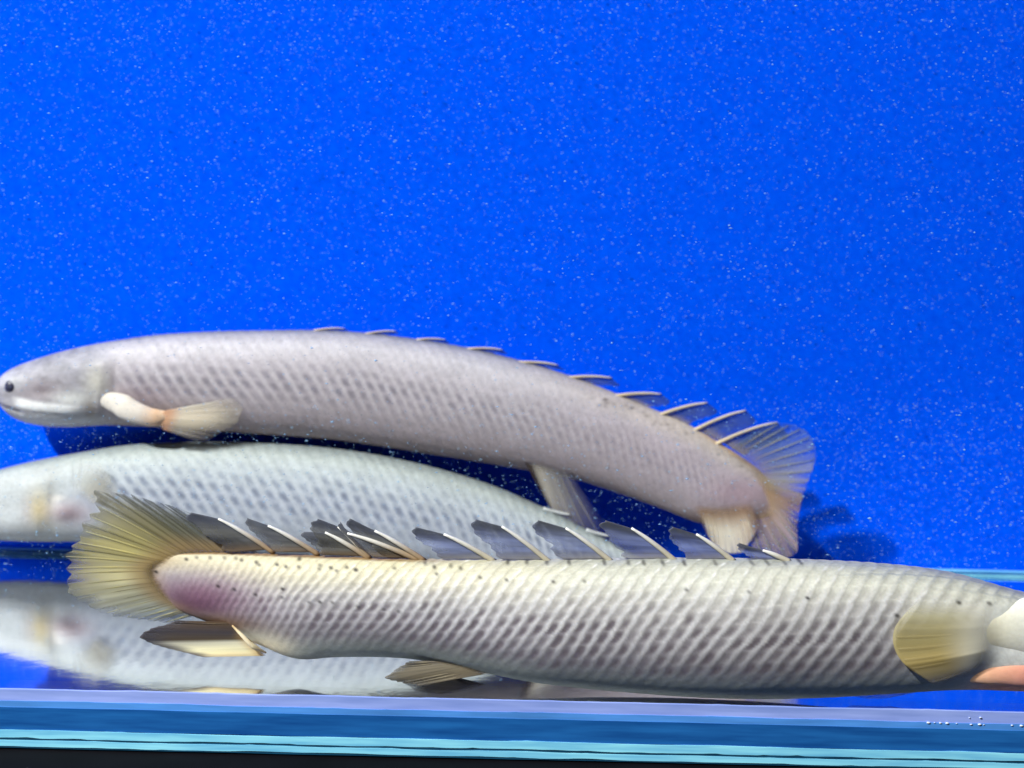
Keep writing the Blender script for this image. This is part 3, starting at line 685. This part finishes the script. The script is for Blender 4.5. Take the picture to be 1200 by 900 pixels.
# tail fin: smoky upper lobe, pale lower lobe with an upright rear edge
o, inf = sheet('caudal_fin', fishB, [(846, 532), (866, 548), (882, 562), (892, 576), (897, 586), (896, 592), (888, 597), (872, 600)], [(905, 494), (938, 499), (956, 524), (952, 554), (942, 584), (935, 616), (931, 652), (884, 656)], dB(910) - .0022, fan_colour(
    [(0, (120, 146, 168), .34), (.2, (150, 166, 164), .46), (.42, (176, 172, 146), .58), (.56, (168, 140, 116), .75), (.75, (190, 170, 160), .7), (1, (170, 156, 156), .45)], streak=16, a_tip=.62, seed=23, amp=.5, fade=.3, root=((190, 160, 116), .6, .45), wisp=.8), nu=130, nv=28, th=.0006, jag=.04, njag=20, seed=6, ridge=0, flare=dB(940) - .0060)
rays(o, inf, np.linspace(.04, .96, 17), lambda u: [[*lin(212, 182, 132), .5], [*lin(170, 168, 152), .6], [*lin(130, 144, 152), .6]], .00046, .00036, start=.25)
for B_, S_, R_, M_ in [((372, 387), (404, 385), (395, 388), (410, 388)), ((432, 391), (464, 388), (452, 393), (468, 392)), ((492, 398), (522, 398), (512, 402), (528, 403)), ((552, 409), (589, 410), (580, 414), (596, 416)), ((612, 425), (654, 428), (642, 432), (662, 435)),
                       ((668, 443), (717, 443), (704, 452), (728, 454)), ((726, 464), (775, 462), (764, 478), (788, 472)), ((776, 486), (829, 472), (808, 498), (842, 482)),
                       ((818, 503), (874, 481), (846, 519), (886, 492)), ((846, 518), (911, 495), (872, 534), (926, 512))]:
    finlet(fishB, B_, S_, R_, M_, dB(B_[0]) - .001, mem_dark=(70, 92, 138), mem_clear=(96, 110, 140), spine=(206, 196, 180), root=(206, 188, 156), r=.0003 + .0003 * min(1, max(0, (B_[0] - 480) / 300)), amem=.45, aclear=.55, curve=-.035)

# ---- the bluish white fish lying behind the spotted one --------------------------------------
def dC(x): return np.interp(x, [-95, 50, 300, 560, 810], [.4265, .4265, .423, .415, .404])
secC = [(812, 682, 808, 694), (780, 668, 770, 694), (740, 648, 725, 690), (690, 622, 668, 684), (622, 588, 602, 675), (560, 563, 541, 667), (480, 541, 468, 659), (400, 527, 392, 652), (320, 520, 318, 648), (250, 518, 250, 643),
        (160, 521, 164, 638), (100, 529, 101, 634), (50, 538, 50, 634), (0, 550, 0, 632), (-50, 567, -50, 626), (-84, 586, -84, 615), (-96, 597, -96, 606)]
secC = [s + (float(dC((s[0] + s[2]) / 2)),) for s in secC]
fishC = empty('fish', tuple(at(300, 650, .423)), 'bluish white dotted fish lying low behind the spotted fish, its tail hidden', 'fish')
def colC(g):
    q, y, h, fa, fb, rnd = g['q'], g['y'], g['h'], g['fa'], g['fb'], g['rnd']
    rgb = ramp(h, [(-1, (176, 182, 190)), (-.5, (190, 198, 210)), (.1, (198, 206, 220)), (.55, (206, 216, 222)), (.85, (196, 206, 204)), (1, (150, 160, 160))])
    band = np.exp(-((h - .12) / .5) ** 2) * sstep(100, 150, q)
    ctr = np.exp(-((fa - .5) / .28) ** 4) * (.30 + .70 * np.exp(-((fb - .5) / .32) ** 4))
    rgb = rgb + (lin(128, 138, 160) - rgb) * np.clip(band * ctr * (.65 + .5 * rnd) * .95, 0, .9)[..., None]
    rim = np.exp(-(np.minimum(fa, 1 - fa) / .15) ** 2) * band
    rgb = rgb + (lin(220, 226, 232) - rgb) * (.4 * rim)[..., None]
    hd = 1 - sstep(70, 125, q)
    rgb = rgb + (lin(198, 204, 204) - rgb) * (.8 * hd * (1 - sstep(.75, 1, h)))[..., None]
    rgb = blot(rgb, .85, q, y, 18, 598, 55, 24, (232, 238, 240))
    rgb = blot(rgb, .9, q, y, 60, 590, 14, 19, (232, 216, 168))
    rgb = blot(rgb, .6, q, y, 94, 594, 24, 13, (190, 152, 160))
    rgb = blot(rgb, .8, q, y, 80, 577, 9, 3.5, (240, 236, 230), 1.4)
    rgb = blot(rgb, .35, q, y, 72, 575, 3, 24, (150, 146, 140))
    rgb = blot(rgb, .3, q, y, 45, 592, 8, 18, (190, 176, 186))
    rgb = rgb * (.88 + .24 * fbm(q / 16, y / 7, 14))[..., None]
    extra = .0008 * (1 - sstep(56, 80, q + .15 * (y - 590))) * sstep(0, 60, q) * sstep(-.95, -.3, h) * (1 - sstep(.4, .8, h)) + .0012 * np.exp(-(((q - 88) / 16) ** 2 + ((y - 591) / 11) ** 2))
    return rgb, sstep(95, 140, q) * (1 - sstep(740, 790, q)), extra
wC = lambda x: np.interp(x, [-96, -60, 60, 300, 500, 700, 812], [1.0, .8, .66, .6, .58, .5, .25])
pC = lambda x: np.interp(x, [0, 300, 560, 812], [.0045, .0044, .0039, .0030])
body(fishC, secC, 560, 180, wC, pC, colC, 0.00011, .67)
for dd in (-1, 1):
    ico('eye', at(-70, 592, dC(-70) + dd * .0062), .0017, EYE, fishC, 3, (1, .6, 1))
pec, inf = sheet('pectoral_fin', fishC, [(84, 582), (92, 582), (100, 586), (105, 592)], [(78, 540), (104, 536), (128, 556), (138, 580)], dC(90) - .0118, fan_colour(
    [(0, (210, 212, 206), .0), (.4, (226, 226, 218), .5), (.7, (230, 226, 212), .6), (1, (224, 220, 204), .2)], streak=9, a_tip=.45, seed=25, amp=.12, fade=.3), nu=50, nv=20, th=.001, jag=.03, njag=8, flare=dC(100) - .0125)
rays(pec, inf, np.linspace(.08, .92, 7), lambda u: [[*lin(220, 214, 200), .2], [*lin(214, 214, 204), .22], [*lin(206, 210, 206), .08]], .0005, .0002)
pec, inf = sheet('pectoral_fin', fishC, [(84, 600), (94, 602), (102, 606)], [(120, 560), (140, 585), (146, 610)], dC(90) + .0085, fan_colour([(0, (204, 204, 190), .7), (1, (206, 202, 182), .7)], seed=26), nu=30, nv=14, th=.001)
tube('fin_lobe', pec, np.array([at(60, 600, dC(70) + .0080), at(102, 604, dC(100) + .0090)]), (.0030, .0018), [lin(216, 206, 186)] * 2, SKIN, seg=12, n=12, flat=.55)
sheet('caudal_fin', fishC, [(790, 674), (806, 680), (812, 688), (800, 692)], [(850, 664), (872, 680), (868, 694), (840, 699)], dC(810), fan_colour([(0, (170, 176, 176), .7), (1, (180, 180, 170), .7)], seed=27), nu=40, nv=14, th=.0008, jag=.05)
sheet('pelvic_fin', fishC, [(560, 666), (575, 668), (590, 671)], [(600, 676), (610, 680), (618, 682)], dC(570) - .004, fan_colour([(0, (180, 176, 166), .8), (1, (170, 170, 166), .7)], seed=28), nu=30, nv=12, th=.0008)
sheet('anal_fin', fishC, [(720, 688), (735, 690), (750, 692)], [(752, 692), (764, 694), (775, 695)], dC(740) - .002, fan_colour([(0, (200, 190, 160), .85), (1, (190, 184, 164), .8)], seed=29), nu=30, nv=12, th=.0008)
for B_, S_, R_, M_ in [((640, 597), (668, 603), (660, 607), (676, 612)), ((690, 622), (714, 628), (706, 631), (722, 636))]:
    finlet(fishC, B_, S_, R_, M_, dC(B_[0]), spine=(206, 210, 210), root=(190, 196, 196), r=.0006, amem=.4)

# ------------------------------------------------------------------ fine particles drifting in the water
rng = np.random.default_rng(21)
NP = 38000
yy = Y_PANEL - .004 - (.11 * rng.random(NP) ** 3.5)
px = rng.random(NP) * 1300 - 50
py = rng.random(NP) ** 1.4 * 830 - 40
py[:9000] = 470 + 200 * rng.random(9000)
c = at(px, py, yy)
keep = c[:, 2] > .002
c = c[keep]; n = len(c)
size = .00008 + .00016 * rng.random(n) ** 6 + .00005 * rng.random(n)
octv = np.array([(1, 0, 0), (-1, 0, 0), (0, 1, 0), (0, -1, 0), (0, 0, 1), (0, 0, -1)], float)
octf = np.array([(0, 2, 4), (2, 1, 4), (1, 3, 4), (3, 0, 4), (2, 0, 5), (1, 2, 5), (3, 1, 5), (0, 3, 5)])
sc = np.stack([size * (1.2 + 1.4 * rng.random(n)), size, size * (.7 + .4 * rng.random(n))], 1)
V = c[:, None] + octv[None] * sc[:, None]
F = octf[None] + 6 * np.arange(n)[:, None, None]
al = np.repeat((.18 + .78 * rng.random(n) ** 3)[:, None], 6, 1)
colp = np.concatenate([np.broadcast_to(np.array([.40, .70, .95]), (n, 6, 3)), al[..., None]], -1)
dust = mesh_obj('suspended_particles', V, F.reshape(-1, 3), fin_mat('particle', .3), None, colp)
dust['kind'] = 'stuff'
dust['label'] = 'fine pale particles drifting in the water before the blue panel'
dust['category'] = 'particles'
